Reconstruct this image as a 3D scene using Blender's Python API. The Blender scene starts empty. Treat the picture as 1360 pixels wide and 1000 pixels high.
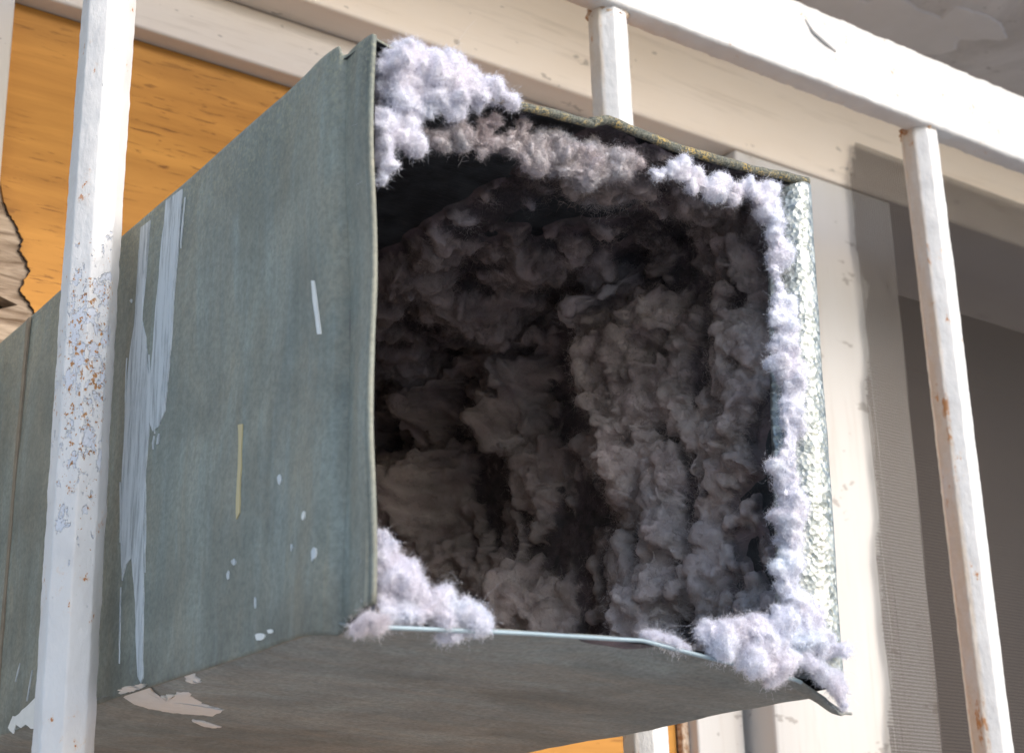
import bpy, math, random
import numpy as np
from mathutils import Vector, Matrix
random.seed(7); rng = np.random.default_rng(7)
SC = bpy.context.scene
COL = SC.collection

# ------------------------------------------------------------------ camera
F = 2217.7
RX = np.array([0.81067945, -0.17623466, -0.55833697])
RY = np.array([-0.58487949, -0.28730922, -0.75853107])
RZ = np.array([-0.02673589, 0.9414854, -0.33599172])
R = np.array([RX, RY, RZ])                       # camera axes -> world axes
cam = bpy.data.cameras.new('camera'); camo = bpy.data.objects.new('camera', cam)
COL.objects.link(camo)
camo.matrix_world = Matrix(R.tolist()).to_4x4()
cam.sensor_width = 36; cam.lens = F / 1360 * 36
cam.clip_start = 0.02; cam.clip_end = 400
cam.dof.use_dof = True; cam.dof.focus_distance = 0.82; cam.dof.aperture_fstop = 17
SC.camera = camo

# ------------------------------------------------------------------ light
SUN_DIR = Vector((0.28, -0.86, 0.55)).normalized()      # towards the sun
elev = math.asin(SUN_DIR.z); azim = math.atan2(SUN_DIR.x, SUN_DIR.y)
w = bpy.data.worlds.new('World'); SC.world = w; w.use_nodes = True
wn = w.node_tree; bg = wn.nodes['Background']
sky = wn.nodes.new('ShaderNodeTexSky'); sky.sky_type = 'NISHITA'; sky.sun_disc = False
sky.sun_elevation = elev; sky.sun_rotation = azim
sky.air_density = 1.0; sky.dust_density = 1.6; sky.ozone_density = 1.0
wn.links.new(sky.outputs[0], bg.inputs[0]); bg.inputs[1].default_value = 0.14
sl = bpy.data.lights.new('sun', 'SUN'); sl.energy = .9; sl.angle = math.radians(35)
sl.color = (1.0, 0.97, 0.94)
so = bpy.data.objects.new('sun', sl); COL.objects.link(so)
so.rotation_euler = SUN_DIR.to_track_quat('Z', 'Y').to_euler(); so.location = (1, -3, 3)
SC.view_settings.view_transform = 'Standard'; SC.view_settings.look = 'None'
SC.view_settings.exposure = 1.12; SC.view_settings.gamma = 1
SC.cycles.max_bounces = 8; SC.cycles.transparent_max_bounces = 12

def P(px, py, ax, v):
    """the point of the plane axis=v seen at a measured place of the photograph"""
    d = R @ np.array([px - 680, -(py - 500), -F]); return d * (v / d[ax])

# ------------------------------------------------------------------ numpy noise
_perm = rng.permutation(256); _perm = np.concatenate([_perm, _perm])
_g = rng.normal(size=(256, 3)); _g /= np.linalg.norm(_g, axis=1)[:, None]
def noise(p):
    p = np.asarray(p, float); i = np.floor(p).astype(int); f = p - i; i &= 255
    u = f * f * f * (f * (f * 6 - 15) + 10); out = 0
    for dx in (0, 1):
        for dy in (0, 1):
            for dz in (0, 1):
                h = _perm[_perm[_perm[(i[:, 0] + dx) & 255] + ((i[:, 1] + dy) & 255)] + ((i[:, 2] + dz) & 255)]
                g = _g[h]
                d = g[:, 0] * (f[:, 0] - dx) + g[:, 1] * (f[:, 1] - dy) + g[:, 2] * (f[:, 2] - dz)
                wt = (u[:, 0] if dx else 1 - u[:, 0]) * (u[:, 1] if dy else 1 - u[:, 1]) * (u[:, 2] if dz else 1 - u[:, 2])
                out = out + d * wt
    return out * 1.5
def fbm(p, o=4, s=1.0):
    r = 0; a = 1.0
    for k in range(o): r = r + a * noise(p * s + 17.3 * k); s *= 2.03; a *= .5
    return r
def billow(p, o=3, s=1.0):
    r = 0; a = 1.0
    for k in range(o): r = r + a * (3.2 * np.minimum(np.abs(noise(p * s + 31.7 * k)), .6) - .8); s *= 2.1; a *= .5
    return r

# ------------------------------------------------------------------ object helpers
def empty(name, loc=(0, 0, 0), label=None, cat=None, group=None):
    o = bpy.data.objects.new(name, None); COL.objects.link(o); o.location = loc
    o.empty_display_size = .02
    if label: o['label'] = label
    if cat: o['category'] = cat
    if group: o['group'] = group
    return o
def tag(o, label, cat, group=None, kind=None):
    o['label'] = label; o['category'] = cat
    if group: o['group'] = group
    if kind: o['kind'] = kind
    return o
def mesh_np(name, V, Fc, mats, parent=None, smooth=False, mat_idx=None, cols=None):
    """V (n,3); Fc list of arrays (m,k) of one size each, or a list of tuples"""
    me = bpy.data.meshes.new(name)
    V = np.asarray(V, np.float32)
    if isinstance(Fc, np.ndarray): Fc = [Fc]
    if len(Fc) and isinstance(Fc[0], np.ndarray):
        me.vertices.add(len(V)); me.vertices.foreach_set('co', V.ravel())
        tot = sum(a.size for a in Fc); npoly = sum(len(a) for a in Fc)
        me.loops.add(tot); me.loops.foreach_set('vertex_index', np.concatenate([a.ravel() for a in Fc]).astype(np.int32))
        st = []; c = 0
        for a in Fc:
            st.append(c + np.arange(len(a)) * a.shape[1]); c += a.size
        me.polygons.add(npoly); me.polygons.foreach_set('loop_start', np.concatenate(st).astype(np.int32))
        if mat_idx is not None: me.polygons.foreach_set('material_index', np.asarray(mat_idx, np.int32))
        me.update(calc_edges=True)
    else:
        me.from_pydata([tuple(map(float, v)) for v in V], [], Fc); me.update()
    if smooth is not False: me.polygons.foreach_set('use_smooth', np.ones(len(me.polygons), bool) if smooth is True else smooth)
    for m in (mats if isinstance(mats, (list, tuple)) else [mats]): me.materials.append(m)
    if cols is not None:
        at = me.color_attributes.new('tone', 'FLOAT_COLOR', 'POINT')
        at.data.foreach_set('color', np.asarray(cols, np.float32).ravel())
    me.validate(); 
    o = bpy.data.objects.new(name, me); COL.objects.link(o)
    if parent: o.parent = parent; 
    return o
def grid_faces(nu, nv):
    i = np.arange(nu * nv).reshape(nu, nv)
    return np.stack([i[:-1, :-1], i[1:, :-1], i[1:, 1:], i[:-1, 1:]], -1).reshape(-1, 4)
def box(name, x0, x1, y0, y1, z0, z1, mat, parent=None, bev=0.0015, jit=0.0):
    """a bevelled board, with slightly uneven long faces"""
    V = [(x, y, z) for x in (x0, x1) for y in (y0, y1) for z in (z0, z1)]
    Fc = [(0, 1, 3, 2), (4, 6, 7, 5), (0, 4, 5, 1), (2, 3, 7, 6), (0, 2, 6, 4), (1, 5, 7, 3)]
    o = mesh_np(name, V, Fc, mat, parent)
    if bev:
        m = o.modifiers.new('bevel', 'BEVEL'); m.width = bev; m.segments = 3; m.limit_method = 'ANGLE'
        for p in o.data.polygons: p.use_smooth = True
        m.harden_normals = True
    return o
def slab(name, pts, n, t, mat, parent=None):
    """closed outline pts (3-D, planar) pushed t along n"""
    pts = [np.asarray(p, float) for p in pts]; n = np.asarray(n, float); k = len(pts)
    V = pts + [p + n * t for p in pts]
    Fc = [tuple(range(k)), tuple(range(2 * k - 1, k - 1, -1))] + [(i, i + k, (i + 1) % k + k, (i + 1) % k) for i in range(k)]
    o = mesh_np(name, np.array(V), Fc, mat, parent)
    import bmesh
    bm = bmesh.new(); bm.from_mesh(o.data); bmesh.ops.recalc_face_normals(bm, faces=bm.faces); bm.to_mesh(o.data); bm.free()
    return o
def tube(name, path, rad, mat, parent=None, seg=10, closed=False):
    path = np.asarray(path, float); n = len(path); rad = np.broadcast_to(rad, (n,))
    T = np.gradient(path, axis=0); T /= np.linalg.norm(T, axis=1)[:, None]
    up = np.array([0, 0, 1.0]) if abs(T[0][2]) < .8 else np.array([1.0, 0, 0])
    A = np.cross(T, up); A /= np.linalg.norm(A, axis=1)[:, None]; B = np.cross(T, A)
    th = np.arange(seg) * 2 * np.pi / seg
    V = path[:, None] + rad[:, None, None] * (np.cos(th)[None, :, None] * A[:, None] + np.sin(th)[None, :, None] * B[:, None])
    i = np.arange(n * seg).reshape(n, seg); j = np.roll(i, -1, 1)
    q = np.stack([i[:-1], j[:-1], j[1:], i[1:]], -1).reshape(-1, 4)
    V = V.reshape(-1, 3); fc = [tuple(map(int, a)) for a in q] + [tuple(range(seg - 1, -1, -1)), tuple(range((n - 1) * seg, n * seg))]
    return mesh_np(name, V, fc, mat, parent, smooth=True)

# ------------------------------------------------------------------ material helpers
class M:
    def __init__(s, name):
        s.m = bpy.data.materials.new(name); s.m.use_nodes = True; s.n = s.m.node_tree.nodes; s.l = s.m.node_tree.links
        s.b = s.n['Principled BSDF']; s.out = s.n['Material Output']; s.b.inputs['Roughness'].default_value = .7
        s.tc = s.n.new('ShaderNodeTexCoord'); s.co = s.tc.outputs['Object']
    def map(s, scale, loc=(0, 0, 0), rot=(0, 0, 0), src=None):
        m = s.n.new('ShaderNodeMapping'); m.inputs['Scale'].default_value = scale; m.inputs['Location'].default_value = loc
        m.inputs['Rotation'].default_value = rot
        s.l.new(src or s.co, m.inputs['Vector']); return m.outputs[0]
    def noise(s, vec, scale, detail=5, rough=.55, dist=0, out=0):
        t = s.n.new('ShaderNodeTexNoise'); s.l.new(vec, t.inputs['Vector']); t.inputs['Scale'].default_value = scale
        t.inputs['Detail'].default_value = detail; t.inputs['Roughness'].default_value = rough; t.inputs['Distortion'].default_value = dist
        return t.outputs[out]
    def vor(s, vec, scale, feature='F1', out='Distance', rnd=1):
        t = s.n.new('ShaderNodeTexVoronoi'); t.feature = feature; s.l.new(vec, t.inputs['Vector'])
        t.inputs['Scale'].default_value = scale; t.inputs['Randomness'].default_value = rnd; return t.outputs[out]
    def ramp(s, fac, stops, mode='LINEAR'):
        t = s.n.new('ShaderNodeValToRGB'); t.color_ramp.interpolation = mode; e = t.color_ramp.elements
        while len(e) < len(stops): e.new(.5)
        for k, (p, c) in enumerate(stops):
            e[k].position = p; e[k].color = (c, c, c, 1) if not hasattr(c, '__len__') else (*c, 1)
        s.l.new(fac, t.inputs[0]); return t.outputs[0]
    def mix(s, f, a, b, mode='MIX'):
        t = s.n.new('ShaderNodeMix'); t.data_type = 'RGBA'; t.blend_type = mode
        for k, v in ((0, f), (6, a), (7, b)):
            if hasattr(v, 'is_linked') or hasattr(v, 'links'): s.l.new(v, t.inputs[k])
            else: t.inputs[k].default_value = v if k == 0 else (*v, 1)
        return t.outputs[2]
    def math(s, op, a, b=0.0, clamp=False):
        t = s.n.new('ShaderNodeMath'); t.operation = op; t.use_clamp = clamp
        for k, v in ((0, a), (1, b)):
            if hasattr(v, 'links'): s.l.new(v, t.inputs[k])
            else: t.inputs[k].default_value = v
        return t.outputs[0]
    def sep(s, src=None):
        t = s.n.new('ShaderNodeSeparateXYZ'); s.l.new(src or s.co, t.inputs[0]); return t.outputs
    def rng(s, v, a, b, c=0.0, d=1.0):
        t = s.n.new('ShaderNodeMapRange'); s.l.new(v, t.inputs[0])
        for k, x in enumerate((a, b, c, d)): t.inputs[k + 1].default_value = x
        return t.outputs[0]
    def bump(s, h, strength=.3, dist=.001, prev=None):
        t = s.n.new('ShaderNodeBump'); t.inputs['Strength'].default_value = strength; t.inputs['Distance'].default_value = dist
        s.l.new(h, t.inputs['Height'])
        if prev: s.l.new(prev, t.inputs['Normal'])
        return t.outputs[0]
    def set(s, **k):
        for a, v in k.items():
            i = s.b.inputs[a.replace('_', ' ')]
            if hasattr(v, 'links'): s.l.new(v, i)
            else: i.default_value = (*v, 1) if hasattr(v, '__len__') and len(v) == 3 and i.type == 'RGBA' else v
        return s.m

# weathered galvanised sheet (outside faces)
def metal_outside(name, stretch, ca, cb, warm, spec=.5, ro=(.48, .68), met=.12, gr=.55):
    s = M(name)
    big = s.noise(s.map(stretch), 22, 5, .6)
    streak = s.noise(s.map(tuple(4 * q if q == 1 else q for q in stretch), (3, 1, 2)), 40, 4, .6)
    fine = s.noise(s.co, 420, 4, .7)
    mid = s.noise(s.co, 60, 6, .65, .4)
    c = s.mix(s.ramp(big, [(.3, 0), (.7, 1)]), ca, cb)
    c = s.mix(s.math('MULTIPLY', s.ramp(streak, [(.42, 0), (.72, 1)]), .6), c, (.36, .41, .375))
    c = s.mix(s.math('MULTIPLY', s.ramp(s.noise(s.map(tuple(.35 if q < 1 else 1 for q in stretch), (7, 3, 1)), 38, 6, .7, .8), [(.42, 0), (.66, 1)]), .8), c, warm)
    c = s.mix(s.math('MULTIPLY', s.ramp(s.noise(s.co, 16, 5, .65, .5), [(.42, 0), (.62, 1)]), .45), c, tuple(.62 * q for q in ca))
    c = s.mix(s.math('MULTIPLY', s.ramp(fine, [(.35, 1), (.6, 0)]), .35), c, (.07, .075, .07))
    sp = s.math('MULTIPLY', s.ramp(s.vor(s.co, 260), [(.03, 1), (.10, 0)]), s.ramp(s.noise(s.co, 45, 2), [(.52, 0), (.62, 1)]))
    c = s.mix(s.math('MULTIPLY', sp, .7), c, (.42, .42, .36))
    z = s.sep()[2]
    dust = s.math('MULTIPLY', s.rng(z, .30, .36), s.ramp(s.noise(s.co, 500, 3, .7), [(.50, 0), (.62, 1)]))
    c = s.mix(s.math('MULTIPLY', dust, .65), c, (.36, .35, .24))
    grime = s.math('MULTIPLY', s.rng(z, .150, .118), s.ramp(mid, [(.35, .3), (.65, 1)]))
    c = s.mix(s.math('MULTIPLY', grime, gr), c, (.09, .075, .055))
    nb = s.bump(fine, .25, .0006, s.bump(mid, .3, .002))
    return s.set(Base_Color=c, Metallic=met, Specular_IOR_Level=spec, Roughness=s.rng(big, .3, .7, *ro), Normal=nb)
metal_side = metal_outside('weathered_galvanised_side', (1, 1, .22), (.18, .192, .158), (.33, .348, .29), (.34, .31, .23), .35, (.5, .7), .05)
metal_under = metal_outside('weathered_galvanised_underside', (.18, 1, 1), (.22, .232, .215), (.40, .42, .39), (.38, .355, .30), .15, (.75, .9), 0.0, .14)
# inside of the sheet: soot-dark, dusty
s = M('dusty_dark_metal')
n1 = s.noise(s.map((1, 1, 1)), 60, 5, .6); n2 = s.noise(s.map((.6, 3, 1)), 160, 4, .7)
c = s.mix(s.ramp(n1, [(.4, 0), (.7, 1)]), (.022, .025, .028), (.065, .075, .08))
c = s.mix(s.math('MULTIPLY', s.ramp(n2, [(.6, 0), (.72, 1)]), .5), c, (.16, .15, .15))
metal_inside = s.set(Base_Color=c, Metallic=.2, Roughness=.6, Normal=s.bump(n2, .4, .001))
# bright spangled zinc of the front flange
s = M('spangled_zinc')
v = s.vor(s.co, 330, out='Color'); v2 = s.vor(s.co, 700, out='Color')
nb = s.bump(s.vor(s.co, 420, out='Distance'), .5, .0010, s.bump(s.math('MULTIPLY', s.sep(v)[0], 1), .6, .0008))
c = s.mix(s.sep(v)[1], (.17, .19, .185), (.50, .51, .47))
c = s.mix(s.math('MULTIPLY', s.ramp(s.noise(s.co, 120, 4), [(.52, 0), (.66, 1)]), .3), c, (.32, .34, .32))
zinc = s.set(Base_Color=c, Metallic=.75, Roughness=s.rng(s.sep(v2)[0], 0, 1, .30, .6), Normal=nb)
# hem: dark olive with yellow-orange lichen/rust grains
s = M('rusty_lichen_hem')
n1 = s.noise(s.co, 130, 5, .7); n2 = s.noise(s.co, 900, 3, .7)
c = s.mix(s.ramp(n2, [(.4, 0), (.6, 1)]), (.07, .075, .06), (.19, .19, .15))
yl = s.math('MULTIPLY', s.ramp(n1, [(.47, 0), (.62, 1)]), s.ramp(n2, [(.48, 0), (.56, 1)]))
c = s.mix(yl, c, s.mix(s.noise(s.co, 60, 2), (.55, .36, .08), (.42, .30, .10)))
hem_mat = s.set(Base_Color=c, Roughness=.85, Normal=s.bump(n2, .6, .001))

def white_paint(name, rust=1.0, base=(.72, .71, .69), zone=None, bleed=()):
    s = M(name)
    big = s.noise(s.co, 18, 4, .6); mid = s.noise(s.map((1, 1, .5)), 90, 5, .6); fine = s.noise(s.co, 500, 3, .6)
    c = s.mix(s.ramp(big, [(.3, 0), (.7, 1)]), base, tuple(x * .90 for x in base))
    c = s.mix(s.math('MULTIPLY', s.ramp(mid, [(.50, 0), (.72, 1)]), .35), c, (.55, .52, .50))
    spot = s.noise(s.map((1, 1, .7)), 150, 4, .75)
    grp = s.noise(s.co, 26, 2, .5)
    th = s.math('MULTIPLY', s.ramp(spot, [(.645, 0), (.675, 1)]), s.ramp(grp, [(.50, 0), (.60, 1)]))
    halo = s.math('MULTIPLY', s.ramp(spot, [(.57, 0), (.68, 1)]), s.ramp(grp, [(.50, 0), (.62, 1)]))
    if zone:
        X, Y, Z = s.sep()
        zz = s.math('MULTIPLY', s.rng(Z, zone[0] - .06, zone[0] + .05, .72, 1), s.rng(Z, zone[1] + .05, zone[1] - .04, .72, 1))
        zz = s.math('MULTIPLY', zz, s.math('MULTIPLY', s.rng(X, zone[2], zone[2] + .004, .7, 1), s.rng(X, zone[3], zone[3] - .004, .7, 1)))
        chips = s.ramp(s.math('MULTIPLY', zz, s.noise(s.map((1, 1, .6)), 170, 4, .7)), [(.50, 0), (.53, 1)])
        c = s.mix(s.math('MULTIPLY', chips, .8), c, (.57, .59, .645))
        sp2 = s.ramp(s.math('MULTIPLY', zz, s.noise(s.map((1, 1, .8)), 420, 3, .7)), [(.555, 0), (.59, 1)])
        c = s.mix(sp2, c, s.mix(s.noise(s.co, 300), (.16, .09, .06), (.62, .27, .05)))
        mid = s.math('ADD', mid, s.math('MULTIPLY', chips, -.7))
    for xc in bleed:
        X, Y, Z = s.sep(); e = s.math('MULTIPLY', s.rng(X, xc - .0108, xc - .0122), s.rng(X, xc - .0185, xc - .0175))
        c = s.mix(s.math('MULTIPLY', e, s.ramp(s.noise(s.map((1, 1, .3)), 60, 4, .7), [(.30, .1), (.66, .8)])), c, (.60, .48, .35))
        c = s.mix(s.math('MULTIPLY', e, s.ramp(s.noise(s.map((1, 1, .4), (3, 3, 3)), 75, 4, .7), [(.60, 0), (.66, .9)])), c, (.45, .19, .05))
    c = s.mix(s.math('MULTIPLY', halo, .35 * rust), c, (.66, .42, .22))
    c = s.mix(s.math('MULTIPLY', th, min(1, rust)), c, (.42, .16, .04))
    h = s.bump(fine, .15, .0004, s.bump(mid, .7, .0018, s.bump(big, .5, .003)))
    return s.set(Base_Color=c, Roughness=.42, Normal=h)
bar_paint = white_paint('chipped_white_bar_paint', 1.0, (.70, .68, .655), (.215, .335, .268, .292))
bar_paint_b = white_paint('rust_specked_white_bar_paint', 1.3, (.68, .66, .635), None, (.6267, .9308, 1.25))
rail_paint = white_paint('white_rail_paint', .9, (.62, .60, .575))
s = M('rust_bleed')
n = s.noise(s.co, 220, 5, .7)
rust_mat = s.set(Base_Color=s.mix(s.ramp(n, [(.42, 0), (.58, 1)]), (.62, .50, .38), (.30, .13, .04)), Roughness=.9, Normal=s.bump(n, .7, .001))

def frame_paint(name, base, dirt=.35, stretch=(.2, 1, 1)):
    s = M(name)
    n1 = s.noise(s.map(stretch), 14, 5, .6); n2 = s.noise(s.map(tuple(q if q < 1 else 3 for q in stretch)), 34, 5, .65)
    n3 = s.noise(s.co, 7, 3, .5)
    c = s.mix(s.ramp(n1, [(.3, 0), (.75, 1)]), base, tuple(x * y for x, y in zip(base, (.90, .86, .80))))
    c = s.mix(s.math('MULTIPLY', s.ramp(n2, [(.56, 0), (.72, 1)]), dirt), c, (.40, .32, .25))
    sp = s.math('MULTIPLY', s.ramp(s.noise(s.map((.5, 1, 1)), 55, 3, .7), [(.665, 0), (.69, 1)]), .55)
    c = s.mix(sp, c, (.22, .18, .15))
    return s.set(Base_Color=c, Roughness=.6, Normal=s.bump(n2, .2, .002, s.bump(n3, .2, .004)))
cream_h = frame_paint('aged_cream_paint_horizontal', (.78, .69, .60))
cream_v = frame_paint('aged_cream_paint_vertical', (.60, .575, .545), .3, (1, 1, .2))
cream_sash = frame_paint('aged_cream_sash_paint', (.70, .63, .56), .4)
soffit_mat = None
s = M('grimy_soffit')
n1 = s.noise(s.map((1, 1, 1)), 9, 6, .62, .5); n2 = s.noise(s.co, 45, 4, .65)
c = s.mix(s.ramp(n1, [(.38, 0), (.64, 1)]), (.42, .38, .34), (.60, .56, .52))
c = s.mix(s.math('MULTIPLY', s.ramp(n2, [(.62, 0), (.70, 1)]), .6), c, (.16, .13, .11))
soffit_mat = s.set(Base_Color=c, Roughness=.9, Normal=s.bump(n1, .6, .006, s.bump(n2, .4, .003)))
s = M('flaking_soffit_paint')
n1 = s.noise(s.co, 30, 5, .6)
flake_mat = s.set(Base_Color=s.mix(n1, (.54, .50, .46), (.66, .62, .58)), Roughness=.85, Normal=s.bump(n1, .2, .001))

# varnished plywood
s = M('orange_varnished_ply')
g = s.map((.10, 1, 1), rot=(0, .05, 0))
n1 = s.noise(g, 55, 6, .6, .6); n2 = s.noise(s.map((.11, 1, 1), (2, 0, 1)), 340, 4, .6, .5); n3 = s.noise(s.map((.5, 1, 1)), 12, 3, .5)
c = s.mix(s.ramp(n1, [(.30, 0), (.70, 1)]), (.35, .150, .027), (.60, .285, .060))
c = s.mix(s.ramp(n3, [(.35, 0), (.70, .5)]), c, (.52, .24, .05))
pores = s.math('MULTIPLY', s.ramp(n2, [(.575, 0), (.65, 1)]), s.ramp(s.noise(s.map((.4, 1, 1), (5, 5, 5)), 30, 2), [(.36, 0), (.55, 1)]))
c = s.mix(s.math('MULTIPLY', pores, .75), c, (.13, .045, .010))
X, Y, Z = s.sep()
edge = s.math('ADD', X, s.math('MULTIPLY', s.noise(s.map((.4, 1, 1)), 30, 4), .05))
st = s.math('MULTIPLY', s.rng(edge, .345, .322), s.rng(Z, .56, .40))
c = s.mix(s.math('MULTIPLY', st, .8), c, (.085, .032, .010))
ply = s.set(Base_Color=c, Roughness=.65, Specular_IOR_Level=.25, Normal=s.bump(pores, -.5, .001, s.bump(n1, .2, .002)))
s = M('bare_weathered_ply')
n1 = s.noise(s.map((.12, 1, 1), rot=(0, -.15, 0)), 120, 5, .6, .8)
c = s.mix(s.ramp(n1, [(.35, 0), (.6, 1)]), (.14, .09, .055), (.46, .36, .27))
bare_ply = s.set(Base_Color=c, Roughness=.9, Normal=s.bump(n1, .8, .002))
s = M('dark_splintered_ply'); n1 = s.noise(s.map((.2, 1, 1)), 90, 4)
dark_ply = s.set(Base_Color=s.mix(n1, (.012, .008, .006), (.08, .05, .03)), Roughness=.95)

s = M('screen_wire'); wire_mat = s.set(Base_Color=(.13, .103, .086), Roughness=.55, Metallic=.0)
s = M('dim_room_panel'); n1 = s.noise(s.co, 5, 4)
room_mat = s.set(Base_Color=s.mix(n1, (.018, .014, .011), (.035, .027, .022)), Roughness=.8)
s = M('drip_paint')
n1 = s.noise(s.map((1, 3.2, .3)), 60, 6, .75); n2 = s.noise(s.co, 260, 4, .7)
al = s.ramp(n1, [(.30, .35), (.52, .95)])
drip = s.set(Base_Color=s.mix(n1, (.46, .49, .49), (.66, .68, .68)), Roughness=.5, Alpha=al, Normal=s.bump(n1, .2, .0006))
s = M('thick_paint_spatter'); n1 = s.noise(s.co, 200, 4)
thick = s.set(Base_Color=s.mix(n1, (.70, .69, .64), (.84, .83, .78)), Roughness=.5, Normal=s.bump(n1, .4, .001))
s = M('yellow_paint_streak'); yellow = s.set(Base_Color=(.55, .45, .24), Roughness=.6)
s = M('pavement'); n1 = s.noise(s.co, 3, 6)
bounce_pave = s.set(Base_Color=s.mix(n1, (.26, .27, .285), (.34, .35, .365)), Roughness=.9)
s = M('rendered_wall'); n1 = s.noise(s.co, 9, 6)
render_mat = s.set(Base_Color=s.mix(n1, (.24, .25, .26), (.32, .33, .34)), Roughness=.9, Normal=s.bump(n1, .4, .004))

# lint: felt body and loose fibres; 'tone' carries how dusty each part is, plus shade painted in hollows
def lint_mat(name, fibre):
    s = M(name)
    a = s.n.new('ShaderNodeAttribute'); a.attribute_name = 'tone'; a.attribute_type = 'GEOMETRY'
    c = a.outputs['Color']
    n1 = s.noise(s.co, 70, 4, .6); n2 = s.noise(s.co, 500, 3, .7)
    c = s.mix(s.math('MULTIPLY', s.ramp(n1, [(.40, 0), (.68, 1)]), .22), c, (.52, .36, .38), 'MIX') if not fibre else c
    if fibre:
        s.n.remove(s.b)
        d = s.n.new('ShaderNodeBsdfDiffuse'); t = s.n.new('ShaderNodeBsdfTranslucent'); mx = s.n.new('ShaderNodeMixShader')
        s.l.new(c, d.inputs[0]); s.l.new(c, t.inputs[0]); mx.inputs[0].default_value = .45
        s.l.new(d.outputs[0], mx.inputs[1]); s.l.new(t.outputs[0], mx.inputs[2]); s.l.new(mx.outputs[0], s.out.inputs[0])
        return s.m
    return s.set(Base_Color=c, Roughness=1.0, Normal=s.bump(n2, .7, .0012, s.bump(n1, .3, .003)),
                 Subsurface_Weight=.35, Subsurface_Radius=(1, 1, 1), Subsurface_Scale=.003, Specular_IOR_Level=.05)
lint_body = lint_mat('lint_felt', False); lint_fibre = lint_mat('lint_fibre', True)

# ================================================================== THE SETTING
GZ = -1.6
o = mesh_np('ground', [(-150, -150, GZ), (150, -150, GZ), (150, 150, GZ), (-150, 150, GZ)], [(0, 1, 2, 3)], bounce_pave); o['kind'] = 'structure'  # unseen ground sheet, added to bounce light up under the duct
o = box('wall', -1.6, 3.2, .93, 1.15, GZ + .004, -.352, render_mat, bev=0); o['kind'] = 'structure'

# window frame: boards of the casement round the plywood
fr = empty('window_frame', (.9, .92, -.35), 'aged cream painted window frame behind the duct, one half filled with orange plywood', 'window frame')
def fpart(name, *a, **k):
    o = box(name, *a, **k); o.parent = fr; o.matrix_parent_inverse = Matrix.Translation(-fr.location); return o
fpart('head_board', -.6, 2.6, .906, 1.06, .652, .792, cream_h, bev=.003)
ux = [(.897, .906, -.34), (.9075, .906, .6505), (1.100, .906, .6505), (1.078, .906, -.34)]
o = slab('post', ux, (0, 1, 0), .13, cream_v, fr); o.matrix_parent_inverse = Matrix.Translation(-fr.location)
m = o.modifiers.new('bevel', 'BEVEL'); m.width = .0025; m.segments = 2
fpart('sill', -.6, 2.6, .885, 1.06, -.35, -.3405, cream_v, bev=.002)
# sash holding the plywood
sa = empty('sash', (.6, .94, -.335)); sa.parent = fr; sa.matrix_parent_inverse = Matrix.Translation(-fr.location)
def spart(name, *a, mat=cream_sash, **k):
    o = box(name, *a, mat, **k); o.parent = sa; o.matrix_parent_inverse = Matrix.Translation(-sa.location); return o
spart('top_rail', .2995, .8485, .9345, .985, .6075, .6515, bev=.0025)
spart('stile', .8490, .8965, .9335, .985, -.3395, .6512, mat=cream_v, bev=.002)
spart('stile', .10, .2990, .9335, .985, -.3395, .6512, mat=cream_v, bev=.002)
spart('edge_bead', .842, .8488, .943, .9495, -.30, .6070, mat=rust_mat, bev=.001)

# plywood sheet with a veneer that has broken away at the lower left
pw = empty('plywood_sheet', (.57, .95, -.33)); pw.parent = fr; pw.matrix_parent_inverse = Matrix.Translation(-fr.location); pw['label'] = 'orange varnished plywood sheet with its veneer split away at lower left'
def ppart(o): o.parent = pw; o.matrix_parent_inverse = Matrix.Translation(-pw.location); return o
ppart(box('backing', .2995, .8480, .966, .984, -.335, .6070, dark_ply, bev=0))
zs = np.linspace(.40, .6065, 30)
core = [(.2995, .9525, z) for z in (.405, .6065)] + [(.8415, .9525, .6065), (.8415, .9525, -.335), (.2995, .9525, -.335), (.2995, .9525, .39), (.309, .9525, .392), (.322, .9525, .398), (.309, .9525, .402)]
ppart(slab('core_ply', core, (0, 1, 0), .012, bare_ply))
left = [P(px, py, 1, .95) for px, py in [(6, 268), (14, 285), (22, 300), (31, 318), (27, 333), (36, 347), (40, 360), (33, 372), (28, 386), (38, 400), (46, 414), (60, 426)]]
out = [(.3005, .95, .6066), (.3005, .95, .49)]
for k in range(len(left) - 1):
    for t in np.linspace(0, 1, 5, endpoint=False):
        p = left[k] * (1 - t) + left[k + 1] * t; p = p + np.array([random.uniform(-.0007, .0007), 0, random.uniform(-.0004, .0004)]); out.append(tuple(p))
out += [(.345, .95, .375), (.345, .95, -.33), (.8412, .95, -.33), (.8412, .95, .6066)]
ppart(slab('veneer', out, (0, 1, 0), .002, ply))
edg = [tuple(np.array(q) + np.array([-.0002 + random.uniform(-.0009, .0002), .0006, 0])) for q in out[2:-5]]
ppart(slab('veneer_edge', edg + [tuple(np.array(q) + np.array([.004, 0, 0])) for q in reversed(edg)], (0, 1, 0), .0014, dark_ply))

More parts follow.
